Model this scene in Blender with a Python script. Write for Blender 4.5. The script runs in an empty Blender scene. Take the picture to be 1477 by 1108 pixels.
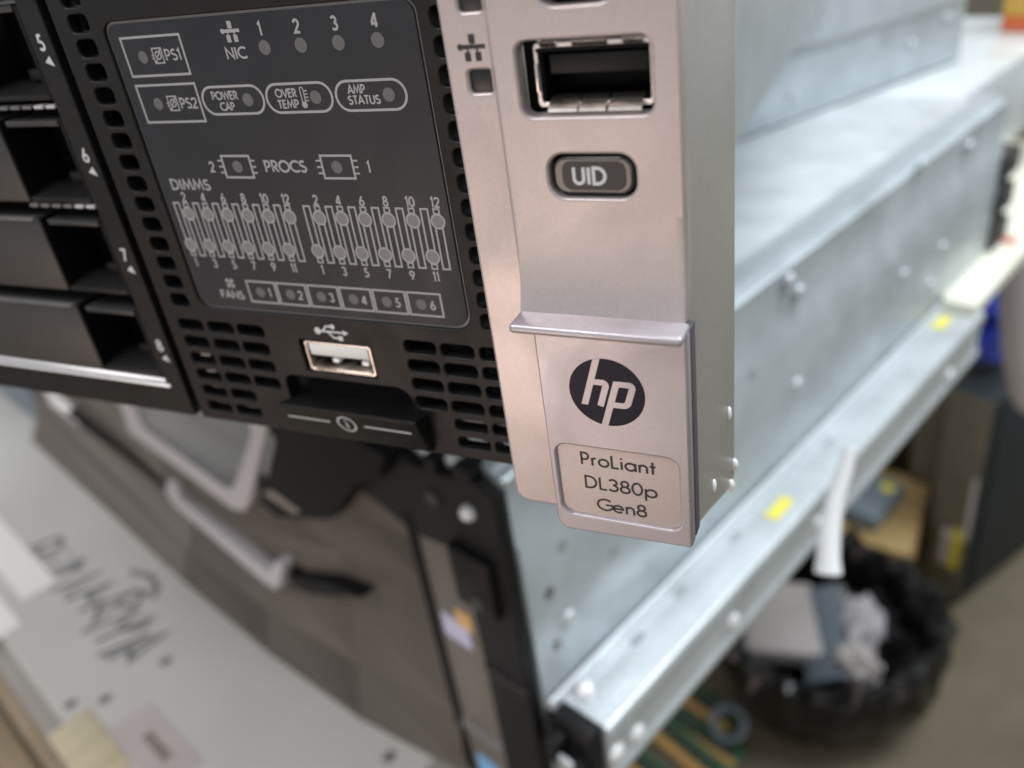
import bpy, bmesh, math, random
from mathutils import Vector, Matrix
random.seed(7)
scene = bpy.context.scene
COL = scene.collection
MM = 0.001                      # all measures below are millimetres

# ------------------------------------------------------------------ camera
cam_d = bpy.data.cameras.new('camera')
cam = bpy.data.objects.new('camera', cam_d); COL.objects.link(cam)
CX, CY, CZ = (0.9104, 0.3926, -0.1307), (0.1033, -0.5215, -0.8469), (-0.4007, 0.7575, -0.5154)
rot = Matrix(((CX[0], -CY[0], -CZ[0]), (CX[1], -CY[1], -CZ[1]), (CX[2], -CY[2], -CZ[2])))
cam.matrix_world = Matrix.Translation(Vector((82.63, -101.84, 42.90)) * MM) @ rot.normalized().to_4x4()
cam_d.sensor_width = 36.0
cam_d.lens = 1245.25 / 1477 * 36.0
cam_d.clip_start = 0.005; cam_d.clip_end = 50
cam_d.dof.use_dof = True
cam_d.dof.focus_distance = 0.1185
cam_d.dof.aperture_fstop = 13.5
scene.camera = cam

# ------------------------------------------------------------------ light of the workshop
world = bpy.data.worlds.new('World'); scene.world = world; world.use_nodes = True
wb = world.node_tree.nodes['Background']
wb.inputs[0].default_value = (0.95, 0.975, 1.0, 1); wb.inputs[1].default_value = 0.52

def area(name, loc, target, sx, sy, power, colour):
    l = bpy.data.lights.new(name, 'AREA'); l.shape = 'RECTANGLE'
    l.size = sx; l.size_y = sy; l.energy = power; l.color = colour
    o = bpy.data.objects.new(name, l); COL.objects.link(o)
    o.location = loc
    o.rotation_euler = (Vector(target) - Vector(loc)).to_track_quat('-Z', 'Y').to_euler()
    return o
# ceiling tube fittings over the bench and an added warm fill for bounce off the room
area('ceiling_tube_lamp', (0.75, 0.55, 1.75), (0.05, 0.2, -0.1), 0.7, 1.9, 48, (0.91, 0.965, 1.0))
area('ceiling_tube_lamp', (-0.9, -1.0, 1.8), (0.0, 0.0, 0.0), 1.4, 0.3, 24, (1.0, 0.95, 0.945))
area('warm_bounce_fill', (-0.5, -1.0, -0.55), (0.03, 0.0, -0.05), 0.6, 0.5, 2.7, (1.0, 0.77, 0.67))

scene.render.engine = 'CYCLES'
scene.view_settings.view_transform = 'Standard'
scene.view_settings.look = 'None'
scene.view_settings.exposure = 0.18
scene.view_settings.gamma = 1.0

# ------------------------------------------------------------------ materials
def mat(name, col, rough=0.5, metal=0.0, noise=0.0, nscale=400.0, bump=0.0, bscale=3000.0, stretch=None,
        coat=0.0, spec=0.5, col2=None, rough_var=0.0, trans=0.0, smudge=0.0, sscale=60.0):
    m = bpy.data.materials.new(name); m.use_nodes = True
    nt = m.node_tree; n = nt.nodes; L = nt.links
    p = n['Principled BSDF']
    p.inputs['Base Color'].default_value = (*col, 1)
    p.inputs['Roughness'].default_value = rough
    p.inputs['Metallic'].default_value = metal
    p.inputs['Coat Weight'].default_value = coat
    p.inputs['Specular IOR Level'].default_value = spec
    p.inputs['Transmission Weight'].default_value = trans
    tc = n.new('ShaderNodeTexCoord'); mp = n.new('ShaderNodeMapping')
    L.new(tc.outputs['Object'], mp.inputs['Vector'])
    if stretch: mp.inputs['Scale'].default_value = stretch
    if noise > 0 or col2:
        t = n.new('ShaderNodeTexNoise'); t.inputs['Scale'].default_value = nscale
        t.inputs['Detail'].default_value = 5; t.inputs['Roughness'].default_value = 0.6
        L.new(mp.outputs['Vector'], t.inputs['Vector'])
        r = n.new('ShaderNodeValToRGB')
        r.color_ramp.elements[0].position = 0.3; r.color_ramp.elements[1].position = 0.7
        a = tuple(c * (1 - noise) for c in col); b = col2 if col2 else tuple(min(1, c * (1 + noise)) for c in col)
        r.color_ramp.elements[0].color = (*a, 1); r.color_ramp.elements[1].color = (*b, 1)
        L.new(t.outputs['Fac'], r.inputs['Fac']); L.new(r.outputs['Color'], p.inputs['Base Color'])
        if rough_var > 0:
            mr = n.new('ShaderNodeMapRange')
            mr.inputs['To Min'].default_value = max(0.05, rough - rough_var); mr.inputs['To Max'].default_value = rough + rough_var
            L.new(t.outputs['Fac'], mr.inputs['Value']); L.new(mr.outputs['Result'], p.inputs['Roughness'])
    if smudge > 0:                                       # greasy, uneven sheen
        t3 = n.new('ShaderNodeTexNoise'); t3.inputs['Scale'].default_value = sscale; t3.inputs['Detail'].default_value = 6; t3.inputs['Distortion'].default_value = 1.2
        L.new(tc.outputs['Object'], t3.inputs['Vector'])
        m3 = n.new('ShaderNodeMapRange'); m3.inputs['From Min'].default_value = 0.3; m3.inputs['From Max'].default_value = 0.7
        m3.inputs['To Min'].default_value = max(0.05, rough - smudge); m3.inputs['To Max'].default_value = rough + smudge
        L.new(t3.outputs['Fac'], m3.inputs['Value']); L.new(m3.outputs['Result'], p.inputs['Roughness'])
    if bump > 0:
        t2 = n.new('ShaderNodeTexNoise'); t2.inputs['Scale'].default_value = bscale; t2.inputs['Detail'].default_value = 3
        L.new(mp.outputs['Vector'], t2.inputs['Vector'])
        b = n.new('ShaderNodeBump'); b.inputs['Strength'].default_value = bump; b.inputs['Distance'].default_value = 0.0001
        L.new(t2.outputs['Fac'], b.inputs['Height']); L.new(b.outputs['Normal'], p.inputs['Normal'])
    return m

M = dict(
    black=mat('black_textured_plastic', (0.010, 0.010, 0.010), 0.42, bump=0.35, bscale=4200, noise=0.25, nscale=120, spec=0.26, smudge=0.10, sscale=70),
    film=mat('display_film', (0.024, 0.026, 0.031), 0.40, bump=0.08, bscale=5000, noise=0.10, nscale=90, spec=0.28, smudge=0.10, sscale=55),
    groove=mat('groove_highlight', (0.20, 0.20, 0.20), 0.35, bump=0.8, bscale=2500),
    cavity=mat('dark_cavity_plastic', (0.005, 0.005, 0.006), 0.55, spec=0.15),
    printg=mat('grey_print', (0.36, 0.36, 0.37), 0.55),
    printd=mat('grey_lamp_print', (0.12, 0.12, 0.124), 0.5),
    printl=mat('lamp_print_light', (0.20, 0.20, 0.205), 0.5),
    printw=mat('white_print', (0.62, 0.64, 0.66), 0.5),
    printb=mat('black_print', (0.025, 0.024, 0.026), 0.5),
    navy=mat('navy_print', (0.007, 0.008, 0.018), 0.45, spec=0.25),
    paint=mat('champagne_paint', (0.50, 0.448, 0.44), 0.36, metal=0.5, noise=0.05, nscale=2200, bump=0.05, bscale=6000, smudge=0.09, sscale=45),
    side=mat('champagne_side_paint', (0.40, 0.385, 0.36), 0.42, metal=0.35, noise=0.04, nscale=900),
    lever=mat('brushed_lever_metal', (0.455, 0.43, 0.46), 0.36, metal=0.55, noise=0.06, nscale=900, stretch=(1, 1, 14), bump=0.10, bscale=1500, smudge=0.10, sscale=60),
    chrome=mat('bright_shell_metal', (0.78, 0.74, 0.70), 0.22, metal=1.0, noise=0.08, nscale=500, bump=0.3, bscale=700),
    smoke=mat('smoked_clear_plastic', (0.024, 0.026, 0.027), 0.28, spec=0.35),
    gapgrey=mat('gap_shade_grey', (0.075, 0.068, 0.085), 0.5),
    smokerim=mat('clear_rim_plastic', (0.032, 0.035, 0.035), 0.12, coat=0.6),
    carrier=mat('carrier_face_plastic', (0.034, 0.034, 0.034), 0.42, bump=0.3, bscale=3500, noise=0.1, nscale=150),
    bright_silver=mat('silver_and_highlight', (0.92, 0.92, 0.93), 0.3, metal=0.2),  # bright metal; also bears the painted highlights of ledge and ear rivets
    greyedge=mat('grey_edge', (0.16, 0.16, 0.16), 0.3),
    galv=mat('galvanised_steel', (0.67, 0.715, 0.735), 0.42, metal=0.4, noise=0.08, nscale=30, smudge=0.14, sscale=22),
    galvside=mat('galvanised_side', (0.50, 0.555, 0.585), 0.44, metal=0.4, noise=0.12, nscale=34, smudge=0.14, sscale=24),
    galvrail=mat('rail_steel', (0.60, 0.645, 0.67), 0.36, metal=0.4, noise=0.12, nscale=30, smudge=0.14, sscale=28),
    taupe=mat('taupe_bezel_plastic', (0.235, 0.205, 0.18), 0.38, noise=0.05, nscale=20),
    taupedk=mat('taupe_strip', (0.15, 0.132, 0.116), 0.42),
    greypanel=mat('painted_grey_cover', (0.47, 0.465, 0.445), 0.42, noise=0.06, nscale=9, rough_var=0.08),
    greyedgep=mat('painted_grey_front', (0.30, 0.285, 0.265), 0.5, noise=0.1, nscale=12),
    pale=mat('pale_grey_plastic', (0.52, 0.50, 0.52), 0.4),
    tint=mat('tinted_window', (0.035, 0.04, 0.048), 0.2, noise=0.3, nscale=18, coat=0.4),
    blackm=mat('black_powder_coat', (0.009, 0.009, 0.010), 0.5, spec=0.22, noise=0.2, nscale=60),
    ink=mat('marker_ink', (0.17, 0.175, 0.18), 0.6),
    white=mat('white_label', (0.80, 0.80, 0.77), 0.5, noise=0.03, nscale=40),
    cream=mat('cream_card', (0.78, 0.77, 0.66), 0.6, noise=0.04, nscale=30),
    yellow=mat('yellow_sticker', (0.75, 0.68, 0.09), 0.5),
    tape=mat('yellowed_tape', (0.55, 0.49, 0.33), 0.35, noise=0.18, nscale=60, stretch=(1, 0.15, 1)),
    pink=mat('pinkish_tape', (0.47, 0.43, 0.42), 0.5, noise=0.06, nscale=30),
    tan=mat('cardboard', (0.42, 0.29, 0.12), 0.75, noise=0.15, nscale=35),
    brown=mat('dark_cardboard', (0.07, 0.045, 0.022), 0.8, noise=0.2, nscale=20),
    wood=mat('bench_wood', (0.30, 0.235, 0.15), 0.6, noise=0.25, nscale=12, stretch=(1, 8, 8)),
    floor=mat('concrete_floor', (0.125, 0.105, 0.066), 0.8, noise=0.22, nscale=5, col2=(0.172, 0.146, 0.095), bump=0.4, bscale=120),
    bag=mat('black_bag_film', (0.006, 0.006, 0.006), 0.26, spec=0.45, bump=1.0, bscale=45),
    cab=mat('dark_cabinet_paint', (0.018, 0.023, 0.026), 0.5, spec=0.3, noise=0.1, nscale=8),
    blue=mat('blue_plastic', (0.01, 0.03, 0.28), 0.4, noise=0.25, nscale=14),
    greyblue=mat('blue_grey_plastic', (0.16, 0.20, 0.235), 0.45, noise=0.08, nscale=20),
    olive=mat('olive_grey_metal', (0.13, 0.12, 0.085), 0.5, noise=0.2, nscale=14),
    green=mat('green_circuit_board', (0.03, 0.14, 0.055), 0.4, noise=0.3, nscale=120),
    gold=mat('copper_orange_strip', (0.55, 0.33, 0.10), 0.4, noise=0.15, nscale=120),
    orange=mat('orange_carton', (0.62, 0.13, 0.03), 0.6, noise=0.1, nscale=20),
    amber=mat('amber_carton', (0.60, 0.36, 0.06), 0.6, noise=0.1, nscale=20),
    cable=mat('white_cable', (0.82, 0.83, 0.84), 0.35),
    lilac=mat('lilac_sticker', (0.55, 0.56, 0.74), 0.4),
    peach=mat('orange_sticker', (0.70, 0.42, 0.16), 0.4),
    red=mat('red_print', (0.55, 0.16, 0.12), 0.5),
    bluep=mat('light_blue_sticker', (0.20, 0.45, 0.75), 0.4),
    slotgrey=mat('slot_shadow_grey', (0.33, 0.36, 0.375), 0.5),
    rubber=mat('dark_rubber', (0.03, 0.03, 0.03), 0.6),
)

# ------------------------------------------------------------------ helpers
def link(name, me, m, parent=None, smooth=True):
    o = bpy.data.objects.new(name, me); COL.objects.link(o)
    if m is not None and not me.materials: me.materials.append(M[m] if isinstance(m, str) else m)
    if parent is not None: o.parent = parent
    if smooth:
        for p in me.polygons: p.use_smooth = True
        try: me.set_sharp_from_angle(angle=math.radians(35))
        except Exception: pass
    return o

def empty(name, loc=(0, 0, 0), rz=0.0):
    o = bpy.data.objects.new(name, None); COL.objects.link(o)
    o.location = Vector(loc) * MM; o.rotation_euler = (0, 0, rz); o.empty_display_size = 0.01
    return o

def tag(o, label, cat, group=None):
    o['label'] = label; o['category'] = cat
    if group: o['group'] = group
    return o

def from_bm(name, bm, m, parent=None, smooth=True):
    bmesh.ops.recalc_face_normals(bm, faces=bm.faces)
    bmesh.ops.scale(bm, vec=(MM,) * 3, verts=bm.verts)
    me = bpy.data.meshes.new(name); bm.to_mesh(me); bm.free()
    return link(name, me, m, parent, smooth)

def add_box(bm, x0, x1, y0, y1, z0, z1, bev=0.0, seg=2, mtx=None):
    r = bmesh.ops.create_cube(bm, size=1.0)
    vs = r['verts']
    for v in vs:
        v.co = Vector(((x0 + x1) / 2 + v.co.x * (x1 - x0), (y0 + y1) / 2 + v.co.y * (y1 - y0), (z0 + z1) / 2 + v.co.z * (z1 - z0)))
    if bev > 0:
        es = list({e for v in vs for e in v.link_edges})
        rb = bmesh.ops.bevel(bm, geom=es, offset=bev, segments=seg, affect='EDGES', profile=0.5)
        vs = list({v for f in rb['faces'] for v in f.verts} | {v for v in vs if v.is_valid})
    if mtx is not None:
        bmesh.ops.transform(bm, matrix=mtx, verts=[v for v in vs if v.is_valid])

def box(name, x0, x1, y0, y1, z0, z1, m, parent=None, bev=0.0, seg=2):
    bm = bmesh.new(); add_box(bm, x0, x1, y0, y1, z0, z1, bev, seg)
    return from_bm(name, bm, m, parent)

def rr(x0, z0, x1, z1, r, n=5):
    if not isinstance(r, (tuple, list)): r = (r,) * 4          # bl, br, tr, tl
    pts = []
    for (cx, cz, a0, q) in ((x0 + r[0], z0 + r[0], 180, r[0]), (x1 - r[1], z0 + r[1], 270, r[1]), (x1 - r[2], z1 - r[2], 0, r[2]), (x0 + r[3], z1 - r[3], 90, r[3])):
        if q <= 1e-6: pts.append((cx, cz)); continue
        for i in range(n + 1):
            a = math.radians(a0 + 90 * i / n); pts.append((cx + q * math.cos(a), cz + q * math.sin(a)))
    return pts

def circ(cx, cz, r, n=24): return [(cx + r * math.cos(2 * math.pi * i / n), cz + r * math.sin(2 * math.pi * i / n)) for i in range(n)]

def plate_mesh(outline, holes, yf, th, bev=0.0, res=2, cuts=None, fn=None):
    """flat sheet in the XZ plane whose front (towards -Y) is at yf; outline and openings share one bevel"""
    cu = bpy.data.curves.new('plate_curve', 'CURVE'); cu.dimensions = '2D'; cu.fill_mode = 'BOTH'
    cu.extrude = max(th / 2 - bev, 0.0); cu.bevel_depth = bev; cu.bevel_resolution = res; cu.offset = -bev
    for pts in [outline] + list(holes):
        s = cu.splines.new('POLY'); s.points.add(len(pts) - 1)
        for p, q in zip(s.points, pts): p.co = (q[0], q[1], 0, 1)
        s.use_cyclic_u = True
    o = bpy.data.objects.new('plate_curve', cu); COL.objects.link(o)
    me = bpy.data.meshes.new_from_object(o.evaluated_get(bpy.context.evaluated_depsgraph_get()))
    bpy.data.objects.remove(o); bpy.data.curves.remove(cu)
    bm = bmesh.new(); bm.from_mesh(me); bpy.data.meshes.remove(me)
    bmesh.ops.remove_doubles(bm, verts=bm.verts, dist=1e-4)
    for v in bm.verts: v.co = Vector((v.co.x, yf + th / 2 - v.co.z, v.co.y))
    if cuts:
        for zc in cuts:
            bmesh.ops.bisect_plane(bm, geom=bm.verts[:] + bm.edges[:] + bm.faces[:], plane_co=(0, 0, zc), plane_no=(0, 0, 1))
    if fn:
        for v in bm.verts: v.co = fn(v.co)
    bmesh.ops.scale(bm, vec=(MM,) * 3, verts=bm.verts)
    me = bpy.data.meshes.new('plate'); bm.to_mesh(me); bm.free()
    return me

def plate(name, outline, holes, yf, th, m, parent=None, bev=0.0, res=2, cuts=None, fn=None):
    o = link(name, plate_mesh(outline, holes, yf, th, bev, res, cuts, fn), m, parent)
    for p in o.data.polygons:
        if abs(p.normal.y) > 0.99999: p.use_smooth = False
    return o

def prism(name, prof, x0, x1, m, parent=None, bev=0.0, axis='x'):
    """profile of (y, z) pushed along x"""
    bm = bmesh.new()
    a = [bm.verts.new((x0, p[0], p[1])) for p in prof]; b = [bm.verts.new((x1, p[0], p[1])) for p in prof]
    bm.faces.new(a); bm.faces.new(b[::-1])
    for i in range(len(prof)):
        j = (i + 1) % len(prof); bm.faces.new((a[i], a[j], b[j], b[i]))
    if bev > 0: bmesh.ops.bevel(bm, geom=bm.edges[:], offset=bev, segments=2, affect='EDGES', profile=0.5)
    return from_bm(name, bm, m, parent)

def tube(name, pts, r, m, parent=None, n=10):
    bm = bmesh.new(); rings = []
    P = [Vector(p) for p in pts]
    for i, p in enumerate(P):
        d = (P[min(i + 1, len(P) - 1)] - P[max(i - 1, 0)]).normalized()
        u = d.orthogonal().normalized() if i == 0 else (u - d * u.dot(d)).normalized()
        w = d.cross(u); q = r[i] if isinstance(r, (list, tuple)) else r
        rings.append([bm.verts.new(p + (u * math.cos(t) + w * math.sin(t)) * q) for t in [2 * math.pi * k / n for k in range(n)]])
    for a, b in zip(rings, rings[1:]):
        for k in range(n): bm.faces.new((a[k], a[(k + 1) % n], b[(k + 1) % n], b[k]))
    bm.faces.new(rings[0][::-1]); bm.faces.new(rings[-1])
    return from_bm(name, bm, m, parent)

# ------- print: strokes of even width lying on a face (plane XZ, towards -Y)
class Ink:
    def __init__(self): self.v = []; self.f = []; self.lift = 0.0
    def stroke(self, pts, w, y, closed=False):
        self.lift += 0.0015; yy = y - self.lift % 0.03
        n = len(pts); P = [Vector(p) for p in pts]; b = len(self.v)
        for i in range(n):
            if closed: a, c = P[i - 1], P[(i + 1) % n]
            else: a, c = P[max(i - 1, 0)], P[min(i + 1, n - 1)]
            d1 = (P[i] - a); d2 = (c - P[i])
            if d1.length < 1e-9: d1 = d2
            if d2.length < 1e-9: d2 = d1
            d1 = d1.normalized(); d2 = d2.normalized()
            n1 = Vector((-d1.y, d1.x)); n2 = Vector((-d2.y, d2.x)); m = n1 + n2
            m = n1 if m.length < 1e-6 else m.normalized()
            k = 1.0 / max(m.dot(n1), 0.45)
            for s in (-1, 1):
                q = P[i] + m * (s * w / 2 * k); self.v.append((q.x, yy, q.y))
        for i in range(n if closed else n - 1):
            j = (i + 1) % n
            self.f.append((b + 2 * i, b + 2 * j, b + 2 * j + 1, b + 2 * i + 1))
    def poly(self, pts, y):
        self.lift += 0.0015; yy = y - self.lift % 0.03
        b = len(self.v); self.v += [(p[0], yy, p[1]) for p in pts]; self.f.append(tuple(range(b, b + len(pts))))
    def build(self, name, m, parent, fn=None):
        vs = [fn(Vector(v)) for v in self.v] if fn else self.v
        me = bpy.data.meshes.new(name)
        me.from_pydata([(v[0] * MM, v[1] * MM, v[2] * MM) for v in vs], [], self.f); me.update()
        return link(name, me, m, parent, smooth=False)

def arc(cx, cy, rx, ry, a0, a1, n=10): return [(cx + rx * math.cos(math.radians(a0 + (a1 - a0) * i / n)), cy + ry * math.sin(math.radians(a0 + (a1 - a0) * i / n))) for i in range(n + 1)]
full = lambda cx, cy, rx, ry: ('c', arc(cx, cy, rx, ry, 0, 360 - 18, 19))
G = {  # width, strokes; cap height 1
 '0': (.58, [full(.29, .5, .25, .46)]),
 '1': (.34, [[(.04, .80), (.20, .97), (.20, 0)]]),
 '2': (.54, [arc(.27, .70, .22, .25, 170, -35) + [(.05, .04), (.52, .04)]]),
 '3': (.54, [arc(.25, .735, .20, .215, 155, -90), arc(.25, .275, .24, .235, 90, -150)]),
 '4': (.58, [[(.42, 0), (.42, 1)], [(.40, .95), (.05, .30)], [(0, .25), (.56, .25)]]),
 '5': (.54, [[(.47, .95), (.18, .95), (.12, .55)] + arc(.24, .30, .25, .265, 115, -145)]),
 '6': (.56, [[(.40, .98), (.09, .42)], full(.29, .28, .235, .245)]),
 '7': (.52, [[(.03, .95), (.48, .95), (.16, 0)]]),
 '8': (.56, [full(.28, .735, .185, .22), full(.28, .27, .235, .24)]),
 '9': (.56, [[(.16, .02), (.47, .58)], full(.27, .70, .235, .245)]),
 'A': (.68, [[(.02, 0), (.34, .98), (.66, 0)], [(.14, .32), (.54, .32)]]),
 'C': (.72, [arc(.46, .5, .42, .46, 50, 310, 14)]),
 'D': (.70, [('c', [(.08, .04), (.08, .96), (.26, .96)] + arc(.26, .5, .38, .46, 85, -85, 12) + [(.26, .04)])]),
 'E': (.50, [[(.46, .96), (.08, .96), (.08, .04), (.46, .04)], [(.08, .52), (.42, .52)]]),
 'F': (.48, [[(.46, .96), (.08, .96), (.08, 0)], [(.08, .52), (.42, .52)]]),
 'G': (.80, [arc(.47, .5, .43, .46, 45, 360, 16) + [(.50, .5)]]),
 'I': (.22, [[(.11, 0), (.11, 1)]]),
 'L': (.46, [[(.08, 1), (.08, .04), (.44, .04)]]),
 'M': (.84, [[(.04, 0), (.17, .97), (.42, .18), (.67, .97), (.80, 0)]]),
 'N': (.72, [[(.08, 0), (.08, .95), (.64, .05), (.64, 1)]]),
 'O': (.88, [full(.44, .5, .40, .46)]),
 'P': (.54, [[(.08, 0), (.08, .96), (.26, .96)] + arc(.26, .70, .21, .26, 85, -85, 8) + [(.08, .44)]]),
 'R': (.56, [[(.08, 0), (.08, .96), (.26, .96)] + arc(.26, .71, .20, .25, 85, -85, 8) + [(.08, .46)], [(.26, .46), (.50, 0)]]),
 'S': (.52, [arc(.26, .735, .19, .215, 40, 260, 10) + arc(.26, .275, .215, .235, 90, -150, 10)]),
 'T': (.50, [[(.02, .96), (.48, .96)], [(.25, .96), (.25, 0)]]),
 'U': (.64, [[(.08, 1), (.08, .32)] + arc(.32, .32, .24, .28, 185, 355, 10) + [(.56, 1)]]),
 'V': (.64, [[(.02, 1), (.32, .04), (.62, 1)]]),
 'W': (.94, [[(.02, 1), (.24, .06), (.47, .92), (.70, .06), (.92, 1)]]),
 'r': (.34, [[(.08, 0), (.08, .62)], [(.08, .36)] + arc(.25, .38, .17, .22, 170, 75, 5)]),
 'o': (.64, [full(.32, .315, .27, .285)]),
 'i': (.20, [[(.10, 0), (.10, .62)], [(.10, .80), (.10, .92)]]),
 'a': (.68, [full(.32, .315, .27, .285), [(.60, 0), (.60, .62)]]),
 'n': (.56, [[(.08, 0), (.08, .62)], [(.08, .34)] + arc(.28, .36, .20, .235, 170, 5, 8) + [(.48, 0)]]),
 't': (.34, [[(.17, 0), (.17, .92)], [(.02, .58), (.32, .58)]]),
 'p': (.68, [full(.36, .315, .27, .285), [(.08, -.32), (.08, .62)]]),
 'e': (.64, [[(.06, .32), (.58, .32)] + arc(.32, .315, .265, .285, 8, 318, 14)]),
 ' ': (.3, []),
}
def text(ink, s, x, z, h, w, y, width=None, align='l', track=0.06):
    w = w * 1.15
    adv = sum(G[c][0] + track for c in s) - track
    sx = h if width is None else width / adv
    x0 = x - (adv * sx / 2 if align == 'c' else 0)
    for c in s:
        wd, st = G[c]
        for q in st:
            closed = isinstance(q, tuple); pts = q[1] if closed else q
            ink.stroke([(x0 + p[0] * sx, z + p[1] * h) for p in pts], w, y, closed)
        x0 += (wd + track) * sx

def rect_line(ink, x0, z0, x1, z1, w, y, r=0.0):
    ink.stroke(rr(x0, z0, x1, z1, r, 6) if r else [(x0, z0), (x1, z0), (x1, z1), (x0, z1)], w, y, True)

# ================================================================== THE SETTING
FZ = -800
bm = bmesh.new()
bmesh.ops.create_grid(bm, x_segments=8, y_segments=8, size=4000)
bmesh.ops.translate(bm, verts=bm.verts, vec=(0, 1200, FZ))
fl = from_bm('floor', bm, 'floor', None, False); fl['kind'] = 'structure'

# ================================================================== THE RACK SERVER
BOT, TOP = -42.6, 44.7
srv = tag(empty('rack_server', (0, 0, 0)), 'black rack server front with a pale champagne mounting ear, in sharp focus', 'server')

# sheet metal body behind the front
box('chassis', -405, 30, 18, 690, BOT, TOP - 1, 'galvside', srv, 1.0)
box('chassis_nose', -39.5, 29.9, 7.0, 18.5, BOT + 0.5, TOP - 1.5, 'galvside', srv)

# ---- front plate of the control module, with its openings
PX0, PX1 = -40.6, 31.0
holes = []
P36 = 3.6
for i in range(-3, 14): holes.append(rr(-37.4, 30.27 - P36 * i - 1.3, -33.4, 30.27 - P36 * i + 1.3, 0.85, 4))
for i in range(-2, 13): holes.append(rr(25.2, 27.4 - P36 * i - 1.3, 29.2, 27.4 - P36 * i + 1.3, 0.85, 4))
for r_ in range(6):
    zc = -21.5 - 3.58 * r_
    for x0, x1, mx in ((-37.8, -32.0, 6), (-30.8, -25.0, 6), (-24.0, -18.2, 4), (10.4, 16.1, 4), (17.1, 22.9, 6), (24.0, 29.8, 6)):
        if r_ < mx: holes.append(rr(x0, zc - 1.15, x1, zc + 1.15, 0.85, 4))
holes.append(rr(-30.9, -17.6, 23.3, 30.1, (2.6, 3.0, 2.0, 2.0), 6))      # display
holes.append(rr(-10.9, -28.6, 3.6, -22.2, 0.6, 4))                        # usb
holes.append(rr(-16.6, -36.2, 9.4, -29.9, (0.5, 0.5, 2.6, 2.0), 6))       # finger slot over the pull tab
front = plate('front_plate', rr(PX0, BOT, PX1, TOP, 0.5), holes, 0.0, 2.6, 'black', srv, 0.28)
# ribs of the inner vent screen seen through the openings
for q in ((-35.2, -34.6, 2.7, 3.1, -19, 22), (26.4, 31.0, 2.65, 3.1, -40, -20), (17.2, 30.0, 1.6, 2.0, -36.0, -35.0), (-34.4, -33.7, 2.65, 3.12, -40, -20), (-27.6, -27.0, 2.65, 3.12, -40, -20)): box('vent_screen', *q, 'greyedge', srv)
for i in range(6): box('vent_bar', -38, -24.8, 2.75, 3.05, -20.6 - 3.58 * i - 2.4, -20.6 - 3.58 * i - 2.1, 'carrier', srv)
box('inner_cavity', -39.8, 30.4, 6.2, 6.6, -42, 44, 'cavity', srv)

# ---- status display panel
disp = plate('display_panel', rr(-30.45, -17.15, 22.85, 29.65, (2.2, 2.6, 1.6, 1.6), 6), [], 0.32, 2.0, 'film', srv, 0.12)
plate('recess_highlight', rr(-31.0, -17.7, 23.4, 30.2, (2.7, 3.1, 2.1, 2.1), 6), [], 0.62, 1.9, 'groove', disp)  # lit rim of the display recess, painted as a lighter plate
DY = 0.30
ink = Ink()
W1 = 0.30
rect_line(ink, -28.3, 22.15, -16.7, 27.7, 0.34, DY); rect_line(ink, -28.4, 15.15, -16.6, 20.75, 0.34, DY)
for x0, x1 in ((-15.9, -4.5), (-3.9, 7.5), (8.2, 19.5)): rect_line(ink, x0, 16.1, x1, 20.1, 0.36, DY, 1.99)
def psu_icon(x, z):
    rect_line(ink, x - 0.85, z - 1.0, x + 0.95, z + 1.1, 0.2, DY)
    ink.stroke(circ(x + 0.1, z + 0.1, 0.55, 14), 0.2, DY, True)
    ink.stroke([(x - 1.2, z - 0.3), (x - 0.85, z - 0.3)], 0.2, DY); ink.stroke([(x - 1.2, z + 0.1), (x - 0.85, z + 0.1)], 0.2, DY)
    ink.stroke([(x - 0.3, z - 0.3), (x + 0.5, z + 0.5)], 0.2, DY); ink.stroke([(x - 0.8, z - 1.0), (x - 0.3, z - 0.5)], 0.25, DY)
    ink.stroke([(x + 0.9, z + 1.0), (x + 0.5, z + 0.6)], 0.25, DY)
psu_icon(-21.9, 24.9); psu_icon(-22.0, 17.9)
def net_icon(inkx, x, z, s, y):
    q = lambda a, b, c, d: inkx.poly([(x + a * s, z + b * s), (x + c * s, z + b * s), (x + c * s, z + d * s), (x + a * s, z + d * s)], y)
    q(-.18, .16, .18, .62); q(-.50, -.72, -.16, -.26); q(.10, -.72, .44, -.26)
    q(-.72, -.11, .72, .11)
    inkx.poly([(x - .72 * s + p[0], z + p[1]) for p in circ(0, 0, .17 * s, 12)], y)
    inkx.stroke([(x, z + .2 * s), (x, z)], .1 * s, y); inkx.stroke([(x - .3 * s, z - .3 * s), (x - .3 * s, z)], .1 * s, y); inkx.stroke([(x + .24 * s, z - .3 * s), (x + .24 * s, z)], .1 * s, y)
net_icon(ink, -7.0, 27.6, 2.1, DY)
for i in range(2):                                      # processor outlines with their pins
    x0 = (-15.8, 2.9)[i]
    rect_line(ink, x0, 6.35, x0 + 5.4, 9.75, 0.34, DY)
    for k in range(3):
        zz = 7.1 + 0.95 * k
        ink.stroke([(x0 - 0.95, zz), (x0 - 0.1, zz)], 0.26, DY); ink.stroke([(x0 + 5.5, zz), (x0 + 6.35, zz)], 0.26, DY)
PT = 4.15
for gx in (-26.41, 0.0):                                # memory slots: even lamps on top, odd lamps below
    for i in range(6):
        xe, xo = gx + PT * i, gx + PT * i - 0.484 * PT
        for s in (-1, 1):
            ink.stroke([(xe + s * .58, -0.8), (xe + s * .58, -7.45)], 0.30, DY); ink.stroke([(xo + s * .58, -4.8), (xo + s * .58, 1.9)], 0.30, DY)
        ink.stroke([(xe - .72, -7.45), (xe + .72, -7.45)], 0.30, DY); ink.stroke([(xo - .72, 1.9), (xo + .72, 1.9)], 0.30, DY)
        rect_line(ink, xe - .45, 1.2, xe + .45, 1.95, 0.26, DY); rect_line(ink, xo - .45, -7.5, xo + .45, -6.75, 0.26, DY)
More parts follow.
